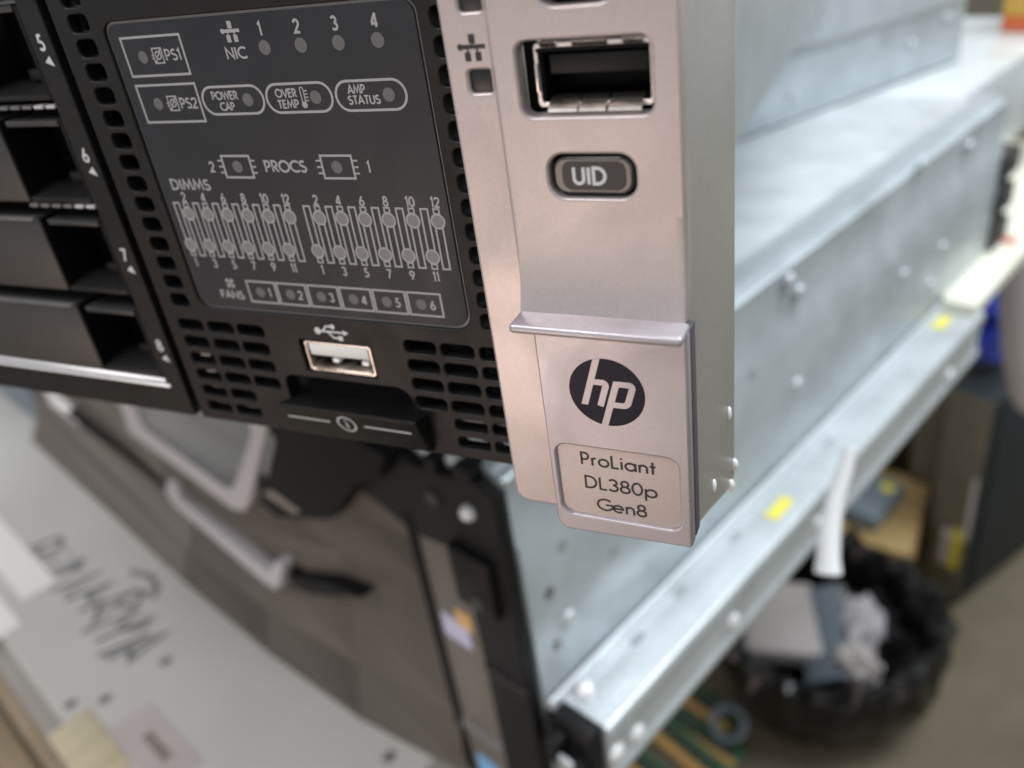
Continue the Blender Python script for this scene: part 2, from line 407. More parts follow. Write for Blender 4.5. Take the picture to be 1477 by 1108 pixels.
for i in range(6):
    x0 = -18.75 + 6.31 * i
    rect_line(ink, x0, -15.6, x0 + 5.85, -11.75, 0.34, DY)
# thermometer and fan signs
for s in (-1, 1): ink.stroke([(2.55 + s * .28, 17.3), (2.55 + s * .28, 19.3)], 0.18, DY)
ink.stroke(arc(2.55, 19.3, .28, .25, 180, 0, 6), 0.18, DY); ink.poly(circ(2.55, 17.1, .48, 12), DY)
for k in range(4): ink.stroke([(2.95, 17.7 + .45 * k), (3.45, 17.7 + .45 * k)], 0.18, DY)
for k in range(4):
    a = 90 * k + 20; ink.poly([(-22.4, -12.4)] + [(-22.4 + 1.0 * math.cos(math.radians(a + t)), -12.4 + 1.0 * math.sin(math.radians(a + t))) for t in (0, 20, 40, 55)], DY)
ink.build('line_print', 'printg', disp)

def words(s, x, z, h, w, width=None, align='l', parent=disp, m='printg', y=DY, name='lettering', fn=None):
    k = Ink(); text(k, s, x, z, h, w, y, width, align); return k.build(name, m, parent, fn)
words('PS1', -20.5, 24.2, 1.55, 0.24, 3.2); words('PS2', -20.6, 17.15, 1.55, 0.24, 3.4)
words('NIC', -9.0, 23.85, 1.55, 0.26, 3.7)
for i in range(4): words(str(i + 1), -1.85 + 6.19 * i, 26.7, 1.75, 0.30, align='c')
words('POWER', -14.0, 18.25, 1.15, 0.21, 4.9); words('CAP', -12.9, 16.65, 1.15, 0.21, 2.7)
words('OVER', -2.15, 18.25, 1.15, 0.21, 3.7); words('TEMP', -2.15, 16.7, 1.15, 0.21, 3.7)
words('AMP', 10.3, 18.4, 1.15, 0.21, 2.85); words('STATUS', 10.05, 16.95, 1.15, 0.21, 5.2)
words('2', -18.7, 7.2, 1.65, 0.27); words('1', 10.7, 7.25, 1.65, 0.27)
words('PROCS', -7.85, 7.25, 1.75, 0.30, 7.8); words('DIMMS', -28.2, 4.2, 1.7, 0.30, 8.3)
for gx in (-26.41, 0.0):
    for i in range(6):
        words(str(2 * i + 2), gx + PT * i + .05, 2.2, 1.5, 0.25, align='c')
        words(str(2 * i + 1), gx + PT * i - 0.484 * PT - .05, -9.55, 1.5, 0.25, align='c')
words('FANS', -25.3, -15.3, 1.45, 0.26, 5.1)
for i in range(6): words(str(i + 1), -14.3 + 6.27 * i, -14.5, 1.55, 0.26, align='c')

lamp_me = {}
def lamp(x, z, r, m):
    if (r, m) not in lamp_me:
        k = Ink(); k.poly(circ(0, 0, r, 20), 0.0); o = k.build('indicator_light', m, disp); lamp_me[(r, m)] = o.data
    else:
        o = bpy.data.objects.new('indicator_light', lamp_me[(r, m)]); COL.objects.link(o); o.parent = disp
    o.location = (x * MM, (DY - 0.01) * MM, z * MM)
for x, z in ((-24.9, 24.85), (-25.0, 17.95)): lamp(x, z, 0.92, 'printd')
for i in range(4): lamp(-1.85 + 6.19 * i, 25.1, 1.0, 'printd')
for x in (-7.4, 4.7, 16.75): lamp(x, 18.1, 0.95, 'printd')
for x in (-13.1, 5.45): lamp(x, 8.05, 0.95, 'printd')
for i in range(6): lamp(-16.3 + 6.27 * i, -13.7, 0.92, 'printd')
rings = Ink()
for gx in (-26.41, 0.0):
    for i in range(6):
        for x, z in ((gx + PT * i, 0.05), (gx + PT * i - 0.484 * PT, -5.55)):
            lamp(x, z, 0.98, 'printl'); rings.stroke(circ(x, z, 1.08, 20), 0.26, DY - 0.02, True)
rings.build('lamp_rings', 'printg', disp)

# ---- front usb socket
usb = plate('usb_socket', rr(-10.2, -28.3, 3.3, -22.5, 0.5, 3), [rr(-9.85, -27.85, 2.95, -22.85, 0.35, 3)], 0.3, 9.0, 'chrome', srv, 0.10)
box('tongue', -9.2, 2.7, 0.2, 8.0, -25.1, -22.95, 'white', usb, 0.15)
for x in (-5.4, 0.6): box('contact', x, x + 1.3, 0.7, 6.0, -26.6, -25.8, 'bright_silver', usb, 0.1)
box('lower_spring', -8.9, 2.6, 0.1, 3.0, -28.0, -27.45, 'chrome', usb, 0.12)
box('back_wall', -9.6, 2.7, 8.2, 8.6, -27.6, -23.2, 'cavity', usb)
k = Ink()                                               # usb sign
ky = -0.03
k.stroke([(-6.3, -20.05), (-1.0, -20.05)], 0.34, ky); k.poly(circ(-6.2, -20.05, 0.66, 14), ky)
k.poly([(-1.1, -20.6), (0.0, -20.05), (-1.1, -19.5)], ky)
k.stroke([(-5.2, -20.05), (-4.3, -19.05), (-3.2, -19.05)], 0.34, ky); k.poly(circ(-3.0, -19.05, 0.48, 12), ky)
k.stroke([(-4.2, -20.05), (-3.2, -21.15), (-2.2, -21.15)], 0.34, ky)
k.poly([(-2.3, -21.6), (-1.4, -21.6), (-1.4, -20.7), (-2.3, -20.7)], ky)
k.build('usb_sign', 'printw', srv)

# ---- pull-out information tab: a wedge standing out from the plate
tab = prism('information_tab', [(0.2, -34.6), (-3.8, -33.5), (-3.95, -33.9), (-1.9, -40.9), (0.2, -42.2)], -16.2, 11.9, 'black', srv, 0.12)
def wedge(v):                                           # carry the print onto the sloping face
    t = (v.z + 33.9) / (-40.9 + 33.9); return Vector((v.x, -3.95 + t * 2.05 - 0.06 + v.y, v.z))
k = Ink()
tz = -36.45
k.stroke([(-15.3, tz), (-6.3, tz)], 0.40, 0); k.stroke([(0.9, tz), (10.2, tz)], 0.40, 0)
k.stroke(circ(-2.75, tz, 1.75, 24), 0.34, 0, True); k.stroke([(-2.75, tz - 1.0), (-2.75, tz + .3)], 0.36, 0); k.stroke([(-2.75, tz + .65), (-2.75, tz + 1.05)], 0.36, 0)
k.build('tab_print', 'printw', tab, wedge)
bm = bmesh.new(); add_box(bm, -16.4, 9.2, 2.3, 2.7, -36.0, -30.1, 0); add_box(bm, -16.4, 9.2, 0.0, 2.6, -36.3, -34.7, 0)
from_bm('slot_back', bm, 'cavity', srv)

# ---- drive cage on the left of the module
BAYZ = [26.5 - 17.95 * i for i in range(4)]              # bay centres, top bay is number 5
bayh = 8.35
cage = plate('cage_frame', rr(-140, BOT, -42.6, TOP, 0.4), [rr(-128, -35.4, -47.2, 34.8, 0.5, 3)], 0.0, 4.0, 'black', srv, 0.25)
box('cage_recess', -132, -46.8, 15.0, 15.6, -36.5, 40, 'cavity', srv)
box('module_gap', -43.2, -40.0, 2.0, 2.6, BOT + 1, TOP - 1, 'cavity', srv)
prism('ledge_highlight', [(-0.25, -36.25), (-0.25, -35.95), (0.9, -35.0), (0.9, -36.25)], -128, -46.2, 'bright_silver', cage, 0.06)  # light on the frame ledge, put into a near-white strip
for b, z in enumerate(BAYZ[:]):
    n = '5678'[b]
    lz = (28.0, 10.0, -8.2, -26.8)[b]
    words(n, -44.9, lz - 1.1, 2.35, 0.36, align='c', parent=cage, m='printw', y=-0.03, name='bay_number')
    k = Ink(); k.poly([(-45.5, lz - 2.9), (-43.7, lz - 3.6), (-44.2, lz - 1.95)], -0.03); k.build('bay_arrow', 'printw', cage)
# perforated web between bays, its lit metal painted as paler dashes
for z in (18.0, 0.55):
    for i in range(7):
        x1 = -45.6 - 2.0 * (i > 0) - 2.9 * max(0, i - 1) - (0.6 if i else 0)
        box('lit_web_dash', x1 - (1.3 if i == 0 else 2.1), x1, 0.5, 2.2, z - 0.28, z + 0.28, 'greyedge' if i > 2 else 'pale', cage, 0.1)

for b, z in enumerate(BAYZ):
    zb, zt = z - bayh + 0.7, z + bayh - 0.9
    dr = tag(empty('drive_carrier', (-66, 0, zb)), ('black drive carrier in the bay marked 5, cut off by the picture top',
         'black drive carrier in the bay marked 6, second from the top', 'black drive carrier in the bay marked 7, just above the bottom one',
         'black drive carrier in the bottom bay marked 8, above the painted highlight on the frame ledge')[b], 'drive carrier', 'drive carriers stacked in the cage')
    X = lambda v: v + 66
    Z0, Z1 = 0.0, zt - zb
    face = box('face', X(-127), X(-64.9), 0.9, 12, Z0 + 0.1, Z1 - 0.1, 'carrier', dr, 0.35)
    box('top_edge', X(-126.5), X(-65.6), 0.35, 1.6, Z1 - 0.55, Z1 - 0.02, ('carrier', 'carrier', 'greyedge', 'greyedge')[b], dr, 0.15)
    # latch pocket: an open tray with sloping walls
    box('pocket_back', X(-64.9), X(-48.0), 11.0, 12.0, Z0, Z1, 'cavity', dr)
    prism('pocket_sill', [(0.8, Z0 + 0.2), (0.8, Z0 + 1.1), (5.5, Z0 + 2.2), (11, Z0 + 2.2), (11, Z0 + 0.2)], X(-64.0), X(-49.0), 'black', dr, 0.2)
    prism('pocket_lintel', [(0.6, Z1 - 0.2), (0.6, Z1 - 1.2), (3.0, Z1 - 1.5), (11, Z1 - 1.0), (11, Z1 - 0.2)], X(-62.0), X(-49.2), 'carrier', dr, 0.15)
    box('pocket_cheek', X(-48.9), X(-47.6), 0.6, 11, Z0 + 0.3, Z1 - 0.3, 'cavity', dr, 0.2)
    box('pocket_wall', X(-64.95), X(-64.6), 1.2, 11, Z0 + 0.4, Z1 - 0.4, 'cavity', dr)
    box('catch', X(-57.5), X(-52.5), 5.2, 7.6, Z0 + 2.3, Z0 + 4.4, 'black', dr, 0.4)
    box('latch', X(-58), X(-50.5), 7.5, 9.0, Z0 + 3.0, Z1 - 3.0, 'cavity', dr, 0.6)

# ---- mounting ear
def bulge(v):
    t = min(1, max(0, (6.8 - v.z) / 14.7)); t = t ** 3
    y = v.y - 2.3 * t
    if v.x < 37.42 and v.y < -7.6: return Vector((v.x - 0.9, -7.46, v.z))     # soft fold down to the base
    return Vector((v.x, y, v.z))
strip_out = [(30.5, -40.6)] + arc(32.7, -40.9, 2.2, 2.2, 185, 268, 6) + [(58.4, -43.1), (58.4, -8.6), (39.2, -8.6), (39.2, TOP), (30.5, TOP)]
led_h = [rr(33.25, 19.75, 36.25, 22.4, 0.5, 4), rr(33.25, 28.8, 36.25, 31.4, 0.5, 4)]
strip = plate('ear_base', strip_out, led_h, -7.5, 7.2, 'paint', srv, 0.45, 3)
USBH = rr(40.3, 17.15, 55.9, 25.55, 1.3, 6); UIDH = rr(42.75, 7.45, 53.5, 12.8, 2.0, 7)
BTNH = rr(43.2, 28.95, 52.8, 38.0, 2.4, 7)
face = plate('ear_face', rr(37.2, -7.9, 59.15, TOP, (0.6, 0.5, 0.5, 0.5), 4), [USBH, UIDH, BTNH], -9.0, 2.4, 'paint', srv, 0.38, 3,
             cuts=[6.8 - 0.7 * i for i in range(0, 21)], fn=bulge)
# side sheet of the ear, leaning out a little towards the back, rounded at its foot
bm = bmesh.new()
def sidepoint(u, z): return (58.75 + 2.55 * u, -8.4 + 17.0 * u, z)
prof = [(0.0, TOP), (0.0, -41.5), (0.04, -42.3), (0.12, -42.9), (0.24, -43.2), (0.38, -43.6), (0.55, -44.4), (0.72, -45.2), (0.88, -45.8), (1.0, -45.0), (1.0, TOP)]
outer = [bm.verts.new(sidepoint(u, z)) for u, z in prof]
inner = [bm.verts.new((sidepoint(u, z)[0] - 1.3, sidepoint(u, z)[1] + 0.15, z)) for u, z in prof]
bm.faces.new(outer); bm.faces.new(inner[::-1])
for i in range(len(prof)):
    j = (i + 1) % len(prof); bm.faces.new((outer[i], outer[j], inner[j], inner[i]))
bmesh.ops.bevel(bm, geom=[e for e in bm.edges if e.calc_length() > 0.3], offset=0.18, segments=2, affect='EDGES', profile=0.5)
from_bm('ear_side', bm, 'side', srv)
for u, z in ((0.86, -31.5), (0.48, -40.4)):              # rivet heads on the side, their highlights put into a whitish colour
    bm = bmesh.new(); bmesh.ops.create_uvsphere(bm, u_segments=14, v_segments=8, radius=0.9)
    p = sidepoint(u, z); bmesh.ops.scale(bm, vec=(0.45, 0.8, 1.35), verts=bm.verts); bmesh.ops.translate(bm, verts=bm.verts, vec=p)
    from_bm('rivet', bm, 'bright_silver', srv)
for u, z in ((0.99, -42.6), (0.90, -45.6), (0.99, 27.0)):
    bm = bmesh.new(); bmesh.ops.create_uvsphere(bm, u_segments=10, v_segments=6, radius=0.7)
    p = sidepoint(u, z); bmesh.ops.scale(bm, vec=(1, 1, 1.6), verts=bm.verts); bmesh.ops.translate(bm, verts=bm.verts, vec=p)
    from_bm('bright_nib', bm, 'bright_silver', srv)
# status windows and the network sign
for z0, z1 in ((19.75, 22.4), (28.8, 31.4)):
    box('status_window', 33.0, 36.5, -6.95, -4.0, z0 - 0.3, z1 + 0.3, 'smoke', srv, 0.1)
k = Ink(); net_icon(k, 34.35, 25.05, 2.25, -7.53); k.build('network_sign', 'printb', srv)
# ear usb socket
eusb = plate('ear_usb_socket', rr(41.6, 17.75, 55.5, 24.9, 0.5, 3), [rr(42.15, 18.35, 55.15, 24.3, 0.4, 3)], -7.0, 11.0, 'chrome', srv, 0.14)
box('tongue', 43.2, 54.8, -6.3, 3.0, 21.3, 23.5, 'black', eusb, 0.2)
box('inner_block', 42.6, 54.9, -2.6, 3.0, 18.7, 21.2, 'cavity', eusb, 0.2)
box('back_wall', 41.9, 55.2, 3.4, 3.8, 18.0, 24.6, 'cavity', eusb)
bm = bmesh.new()
add_box(bm, 42.0, 55.2, -7.3, 3.5, 24.0, 24.3, 0); add_box(bm, 42.1, 42.4, -6.2, 3.5, 18.3, 24.3, 0); add_box(bm, 54.9, 55.2, -6.2, 3.5, 18.3, 24.3, 0)
add_box(bm, 42.3, 55.0, -5.6, 3.4, 18.2, 18.55, 0)
from_bm('lining', bm, 'cavity', eusb)
for x0, x1 in ((43.1, 46.7), (46.9, 50.1), (50.4, 54.3)): prism('lower_spring', [(-8.1, 17.55), (-7.3, 18.35), (-5.8, 18.95), (-5.6, 18.75), (-7.1, 18.1), (-7.9, 17.3)], x0, x1, 'chrome', eusb)
for x0, x1 in ((42.6, 44.6), (46.4, 50.6), (52.3, 54.6)): prism('upper_spring', [(-7.6, 24.95), (-7.0, 24.45), (-5.4, 24.1), (-5.4, 24.3), (-6.8, 24.75), (-7.4, 25.15)], x0, x1, 'chrome', eusb)
box('side_spring', 41.75, 42.1, -7.4, -4.0, 19.6, 22.7, 'chrome', eusb, 0.08)
bm = bmesh.new()
add_box(bm, 39.9, 41.5, -5.6, -5.0, 17.0, 25.6, 0); add_box(bm, 39.9, 56.2, -5.5, -5.1, 16.8, 17.7, 0); add_box(bm, 39.9, 56.2, -5.5, -5.1, 24.95, 25.9, 0)
add_box(bm, 55.5, 56.3, -5.55, -5.05, 17.0, 25.6, 0)
from_bm('socket_surround', bm, 'cavity', srv)
# unit identification button
uid = plate('uid_button', rr(43.15, 7.85, 53.1, 12.4, 1.7, 7), [], -8.55, 3.0, 'smokerim', srv, 0.35, 3)
plate('button_lens', rr(44.3, 8.35, 52.2, 11.9, 1.2, 6), [], -8.62, 0.3, 'smoke', uid, 0.1)
words('UID', 45.6, 9.1, 2.05, 0.36, 4.2, parent=uid, m='printw', y=-8.66)
box('button_well', 41.9, 54.3, -6.7, -6.0, 6.7, 13.6, 'cavity', srv)
# power button at the top, cut by the picture edge
pb = plate('power_button', rr(43.7, 29.45, 52.3, 37.6, 2.1, 7), [], -8.0, 2.4, 'smoke', srv, 0.5, 3)
box('power_button_well', 42.4, 53.6, -6.4, -5.9, 28.2, 39, 'cavity', srv)

# ---- release lever with its badge
LY = -12.0
lev = plate('release_lever', [(39.3, -8.2), (39.3, -41.2)] + arc(41.1, -41.3, 1.75, 1.75, 185, 268, 6) + [(59.2, -42.6), (59.5, -42.2), (59.5, -8.2)],
            [rr(40.35, -39.95, 57.95, -27.35, 1.8, 6)], LY, 1.6, 'lever', srv, 0.32, 3)
bm = bmesh.new(); add_box(bm, 37.3, 59.75, -15.0, -10.6, -8.55, -7.25, 0.55, 4)
from_bm('thumb_lip', bm, 'lever', lev)
box('lever_core', 40.0, 58.9, -10.6, -7.6, -41.8, -9.2, 'rubber', lev)
box('lever_flange', 59.1, 59.62, -11.7, -10.45, -42.0, -8.5, 'lever', lev, 0.15)
box('lever_gap_shade', 58.4, 59.7, -10.35, -8.15, -41.6, -8.3, 'gapgrey', lev, 0.1)  # solid bar; the gap's shade is put into its dark colour
badge = box('badge_plate', 40.0, 58.3, -11.45, -10.5, -40.3, -27.0, 'paint', lev)
BY = -11.49
words('ProLiant', 43.75, -30.8, 2.15, 0.27, 10.9, parent=lev, m='printb', y=BY)
words('DL380p', 44.0, -34.95, 2.2, 0.27, 10.7, parent=lev, m='printb', y=BY)
words('Gen8', 45.6, -38.75, 2.15, 0.27, 7.4, parent=lev, m='printb', y=BY)
# round emblem: dark disc with the two slanted letters left bright
k = Ink(); k.poly(circ(48.75, -17.95, 5.2, 64), LY - 0.02); k.build('emblem_disc', 'navy', lev)
k = Ink(); ey = LY - 0.05
sl = lambda x, z: (48.75 + x + 0.30 * z, -17.95 + z)
def para(pts): k.poly([sl(*p) for p in pts], ey)
hw = 0.47
def clip_top(x):                                         # where a slanted stem meets the rim
    for i in range(2000):
        z = i * 0.005
        if (x + 0.30 * z) ** 2 + z * z > 5.19 ** 2: return z
    return 5
para([(-2.55 - hw, -2.15), (-2.55 + hw, -2.15), (-2.55 + hw, clip_top(-2.55 + hw)), (-2.55 - hw, clip_top(-2.55 - hw))])
k.stroke([sl(-2.2, 1.55), sl(-0.95, 1.55)] + [sl(*p) for p in arc(-0.95, 0.95, 0.6, 0.6, 80, 10, 5)] + [sl(-0.35, -2.15)], 2 * hw * 0.93, ey)
bz = lambda x: -clip_top(-x)
para([(0.95 - hw, bz(0.95 - hw)), (0.95 + hw, bz(0.95 + hw)), (0.95 + hw, 1.95), (0.95 - hw, 1.95)])
k.stroke([sl(1.2, 1.55), sl(2.65, 1.55)] + [sl(*p) for p in arc(2.65, 0.95, 0.6, 0.6, 80, 10, 5)] + [sl(*p) for p in arc(2.65, -1.15, 0.6, 0.6, -10, -80, 5)] + [sl(1.2, -1.75)], 2 * hw * 0.93, ey)
k.build('emblem_letters', 'lever', lev)

# ================================================================== THE LARGE SERVER BELOW
# local frame: x to its right along the front, y into its depth, z up from its top cover
RZ = -math.radians(20)
CK = (-20.0, 72.0, -112.6)
K = 1.8
big = tag(empty('large_server', CK, RZ), 'large taupe and black server standing askew under the sharp one', 'server')
H = 175.0; DEP = 425.0
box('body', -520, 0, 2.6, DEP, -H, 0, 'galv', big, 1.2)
# side sheet: folded top flange, ledge and stamped slots
bm = bmesh.new()
prof = [(-16, 0.6), (-16, 3.2), (-4.5, 3.2), (-3.5, 1.0), (-0.5, 1.0), (0.8, 0.0), (0.8, -24), (2.6, -27), (2.6, -100), (0.8, -103), (0.8, -H), (-1, -H), (-1, 0.6)]
a = [bm.verts.new((p[0], 3.0, p[1])) for p in prof]; b_ = [bm.verts.new((p[0], DEP + 1, p[1])) for p in prof]
bm.faces.new(a); bm.faces.new(b_[::-1])
for i in range(len(prof)): bm.faces.new((a[i], a[(i + 1) % len(prof)], b_[(i + 1) % len(prof)], b_[i]))
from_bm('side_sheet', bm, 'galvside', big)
def on_side(u, z): return (2.7, u * K, (z + 43.5) * K)
bm_me = {}
for u, z in ((7, -72), (7, -86), (26, -76), (12, -64), (78, -62), (60, -70), (150, -66)):
    p = on_side(u, z)
    bm = bmesh.new(); r = bmesh.ops.create_cone(bm, cap_ends=True, segments=14, radius1=2.6, radius2=2.6, depth=0.5)
    bmesh.ops.scale(bm, vec=(1, 0.8, 1), verts=bm.verts)
    bmesh.ops.rotate(bm, verts=bm.verts, matrix=Matrix.Rotation(math.radians(90), 3, 'Y')); bmesh.ops.translate(bm, verts=bm.verts, vec=p)
    from_bm('side_hole', bm, 'greyedge' if (u, z) in ((7, -72), (7, -86)) else 'slotgrey', big)
for u, z in ((11, -82), (94, -46), (100, -77), (162, -73), (185, -86), (191, -76), (166, -42), (203, -48), (99, -51)):
    p = on_side(u, z)
    bm = bmesh.new(); bmesh.ops.create_uvsphere(bm, u_segments=14, v_segments=8, radius=3.4)
    bmesh.ops.scale(bm, vec=(0.6, 1, 1), verts=bm.verts); bmesh.ops.translate(bm, verts=bm.verts, vec=(p[0], p[1], p[2]))
    from_bm('rivet', bm, 'galvrail', big)

def FZk(z): return (z + 43.5) * K                          # measured heights on its front
def FX(s): return s * K
# bezel front: faceted taupe shell
bm = bmesh.new()
xs = [-520, FX(-150), FX(-100), FX(-60), FX(-26)]
def face_y(i, j):
    base = [[4, 3, 2, 0, 0], [0, -6, -7, -1, -1], [-1, -9, -10, -2, -1], [-2, -3, -3, -1, -1], [-6, -13, -13, -8, -2], [-18, -22, -21, -16, -5]]
    return base[j][i]
zs = [FZk(-46), FZk(-80), FZk(-104), FZk(-122), FZk(-131), FZk(-140.5)]
zsR = [FZk(-46), FZk(-68), FZk(-80), FZk(-98), FZk(-120), FZk(-140.5)]
V = [[None] * 5 for _ in range(6)]
for j in range(6):
    for i in range(5):
        t = max(0, (i - 1) / 3.0); V[j][i] = bm.verts.new((xs[i], face_y(i, j), zs[j] * (1 - t) + zsR[j] * t))
for j in range(5):
    for i in range(4): bm.faces.new((V[j][i], V[j][i + 1], V[j + 1][i + 1], V[j + 1][i]))
r = bmesh.ops.solidify(bm, geom=bm.faces[:], thickness=2.5)
from_bm('bezel', bm, 'taupe', big, False)
# narrow right strip, black ear and their joints
box('bezel_strip', FX(-24.6), FX(-10), -2, 2.5, FZk(-140), FZk(-56), 'taupedk', big, 1.0)
box('shadow_joint', FX(-27.2), FX(-24.4), -2.6, 2.4, FZk(-140.4), FZk(-60), 'cavity', big)
box('strip_foot', FX(-24), FX(-11), -3.2, 0, FZk(-122), FZk(-118.5), 'greyedge', big, 0.5)
box('lilac_sticker', FX(-22.6), FX(-14.5), -2.4, -1.5, FZk(-91), FZk(-84.5), 'lilac', big)
box('orange_sticker', FX(-17.5), FX(-13.0), -2.6, -1.6, FZk(-85), FZk(-80.5), 'peach', big)
box('blue_sticker', FX(-22), FX(-15), -2.4, -1.5, FZk(-139), FZk(-130), 'bluep', big)
ear = plate('black_ear', [(FX(-11.5), FZk(-140)), (FX(0.5), FZk(-140)), (FX(0.5), FZk(-45)), (FX(-3), FZk(-43.2)), (FX(-18), FZk(-46.5)), (-70, -1), (-76, -32), (-44, -39), (-17, -34), (FX(-11.5), FZk(-66))],
            [], -2.5, 5, 'blackm', big, 0.8)
box('ear_block', FX(-13), FX(-2.5), -6, -2, FZk(-74), FZk(-60), 'blackm', ear, 1.2)
box('ear_rib', FX(-11), FX(0.3), -3.6, -2.2, FZk(-93), FZk(-92), 'rubber', ear, 0.3)
for x, z in ((-16, -52), (-6.5, -71)):
    bm = bmesh.new(); bmesh.ops.create_cone(bm, cap_ends=True, segments=16, radius1=3.2, radius2=2.8, depth=1.0)
    bmesh.ops.rotate(bm, verts=bm.verts, matrix=Matrix.Rotation(math.radians(90), 3, 'X')); bmesh.ops.translate(bm, verts=bm.verts, vec=(FX(x), -3.0 - (3.5 if z < -60 else 0), FZk(z)))
    from_bm('ear_button', bm, 'carrier', ear)
bm = bmesh.new(); bmesh.ops.create_uvsphere(bm, u_segments=14, v_segments=8, radius=2.9)
bmesh.ops.translate(bm, verts=bm.verts, vec=(FX(-6.2), -3, FZk(-50.5))); from_bm('ear_screw', bm, 'bright_silver', ear)
for x0, x1, z0, z1 in ((-36, -22, -48, -45.5), (-9, -4.5, -45, -41.5), (-17, -14, -47.5, -43)): box('top_clip', FX(x0), FX(x1), -2.4, 14, FZk(z0), FZk(z1), 'blackm', ear, 1.0)
# pale framed window, bar handle, cavities (outlines in mm on the bezel)
wf = plate('window_frame', [(-290, -84), (-180, -87), (-168, -82), (-157, -70), (-117, -18), (-109, 4), (-270, 4)], [[(-262, -70), (-182, -74), (-173, -71), (-166, -64), (-131, -24), (-124, -2), (-262, -2)]], -11, 6, 'pale', big, 0.8)
plate('tinted_window', [(-263, -71), (-181, -75), (-165, -65), (-130, -24), (-123, -1), (-263, -1)], [], -9.8, 1.5, 'tint', wf)
bh = plate('bar_handle', [(-264, -112), (-258, -120), (-172, -127), (-160, -126), (-152, -116), (-143, -101), (-149, -101), (-160, -114), (-168, -117), (-246, -110), (-244, -99), (-252, -99)], [], -13, 8, 'pale', big, 1.2)
box('bezel_joint', -414, -268, -9, 0, -118.5, -115.5, 'cavity', big)
cv = plate('grille_cavity', [(-119, -22), (-146, -57), (-150, -69), (-138, -72), (-89, -49), (-65, -22), (-47, -11), (-40, 1), (-106, 1)], [], -9.5, 9, 'cavity', big, 0.5)
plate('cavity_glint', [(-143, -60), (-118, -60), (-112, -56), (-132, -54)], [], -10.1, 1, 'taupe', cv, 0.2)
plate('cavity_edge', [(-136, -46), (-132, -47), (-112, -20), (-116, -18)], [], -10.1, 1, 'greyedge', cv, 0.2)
plate('sliver_cavity', [(-152, -113), (-147, -119), (-133, -115), (-84, -88), (-109, -95)], [], -9.0, 9, 'cavity', big, 0.3)
box('left_module', FX(-380), FX(-290), -4, 20, FZk(-141), FZk(-50), 'greyblue', big, 1.5)
box('silver_catch', FX(-262), FX(-236), -4, 2, FZk(-118), FZk(-110), 'bright_silver', big, 1.5)
# rear connectors
for zz in (-40, -62, -84): box('rear_connector', -12, 6, DEP, DEP + 26, zz - 8, zz + 8, 'rubber', big, 1.5)
box('rear_deck', -466, -24, DEP, 655, -58, -0.3, 'galv', big, 1.2)
box('edge_groove_shade', -13, -5.5, 4, DEP, 3.2, 3.5, 'slotgrey', big)  # flat strip; the groove's shade is put into its darker grey
# lid ridge
box('lid_seam', -300, -28, 40, 41.5, 0, 0.8, 'galvside', big, 0.2)

# ---- slide rail along its right side
rail = tag(empty('slide_rail', CK, RZ), 'long bright steel slide rail on the side of the taupe server', 'rail')
def rail_prof(name, prof, y0, y1, m):
    bm = bmesh.new()
    a = [bm.verts.new((p[0], y0, p[1])) for p in prof]; b = [bm.verts.new((p[0], y1, p[1])) for p in prof]
    bm.faces.new(a); bm.faces.new(b[::-1])
    for i in range(len(prof)): bm.faces.new((a[i], a[(i + 1) % len(prof)], b[(i + 1) % len(prof)], b[i]))
    bmesh.ops.bevel(bm, geom=[e for e in bm.edges if abs(e.verts[0].co.y - e.verts[1].co.y) > 10], offset=1.0, segments=3, affect='EDGES', profile=0.5)
    return from_bm(name, bm, m, rail)
RT = -101.0
rail_prof('outer_channel', [(3.0, RT), (24, RT), (25, RT - 2), (25, RT - 7), (23.8, RT - 9), (23.8, RT - 24), (25, RT - 26), (25, RT - 30), (3.0, RT - 30)], 10, 362, 'galvrail')
rail_prof('inner_lip', [(2.8, RT + 5), (5.0, RT + 5), (5.0, RT - 1), (2.8, RT - 1)], 4, 366, 'galv')
for i, (y, z) in enumerate(((26, RT - 20), (92, RT - 19), (165, RT - 19), (318, RT - 20), (14, RT - 18))):
    bm = bmesh.new(); bmesh.ops.create_uvsphere(bm, u_segments=14, v_segments=8, radius=4.0)
    bmesh.ops.scale(bm, vec=(0.6, 1, 1), verts=bm.verts); bmesh.ops.translate(bm, verts=bm.verts, vec=(23.2, y, z)); from_bm('rail_rivet', bm, 'bright_silver', rail)
for y, x in ((48, 9), (78, 8), (118, 9), (200, 10)):
    bm = bmesh.new(); bmesh.ops.create_cone(bm, cap_ends=True, segments=14, radius1=2.6, radius2=2.6, depth=0.5)
    bmesh.ops.scale(bm, vec=(0.7, 1.6, 1), verts=bm.verts); bmesh.ops.translate(bm, verts=bm.verts, vec=(x, y, RT + 0.1)); from_bm('rail_slot', bm, 'slotgrey', rail)
bm = bmesh.new(); bmesh.ops.create_uvsphere(bm, u_segments=14, v_segments=8, radius=3.6)
bmesh.ops.translate(bm, verts=bm.verts, vec=(9, 17, RT + 1.5)); from_bm('rail_stud', bm, 'bright_silver', rail)
for y0, x0 in ((136, 12), (330, 7)): box('yellow_mark', x0, x0 + 6, y0, y0 + 16, RT, RT + 0.4, 'yellow', rail)
bm = bmesh.new()
add_box(bm, 2, 22, 3, 10, RT - 26, RT + 0.5, 1.0); add_box(bm, 6, 12, -4, 4, RT - 16, RT - 4, 1.2); add_box(bm, 14, 20, -3, 4, RT - 24, RT - 12, 1.2)
from_bm('rail_end_latch', bm, 'blackm', rail)
box('latch_spring', 13, 19, -4.5, -3, RT - 14, RT - 8, 'galvrail', rail, 0.5)

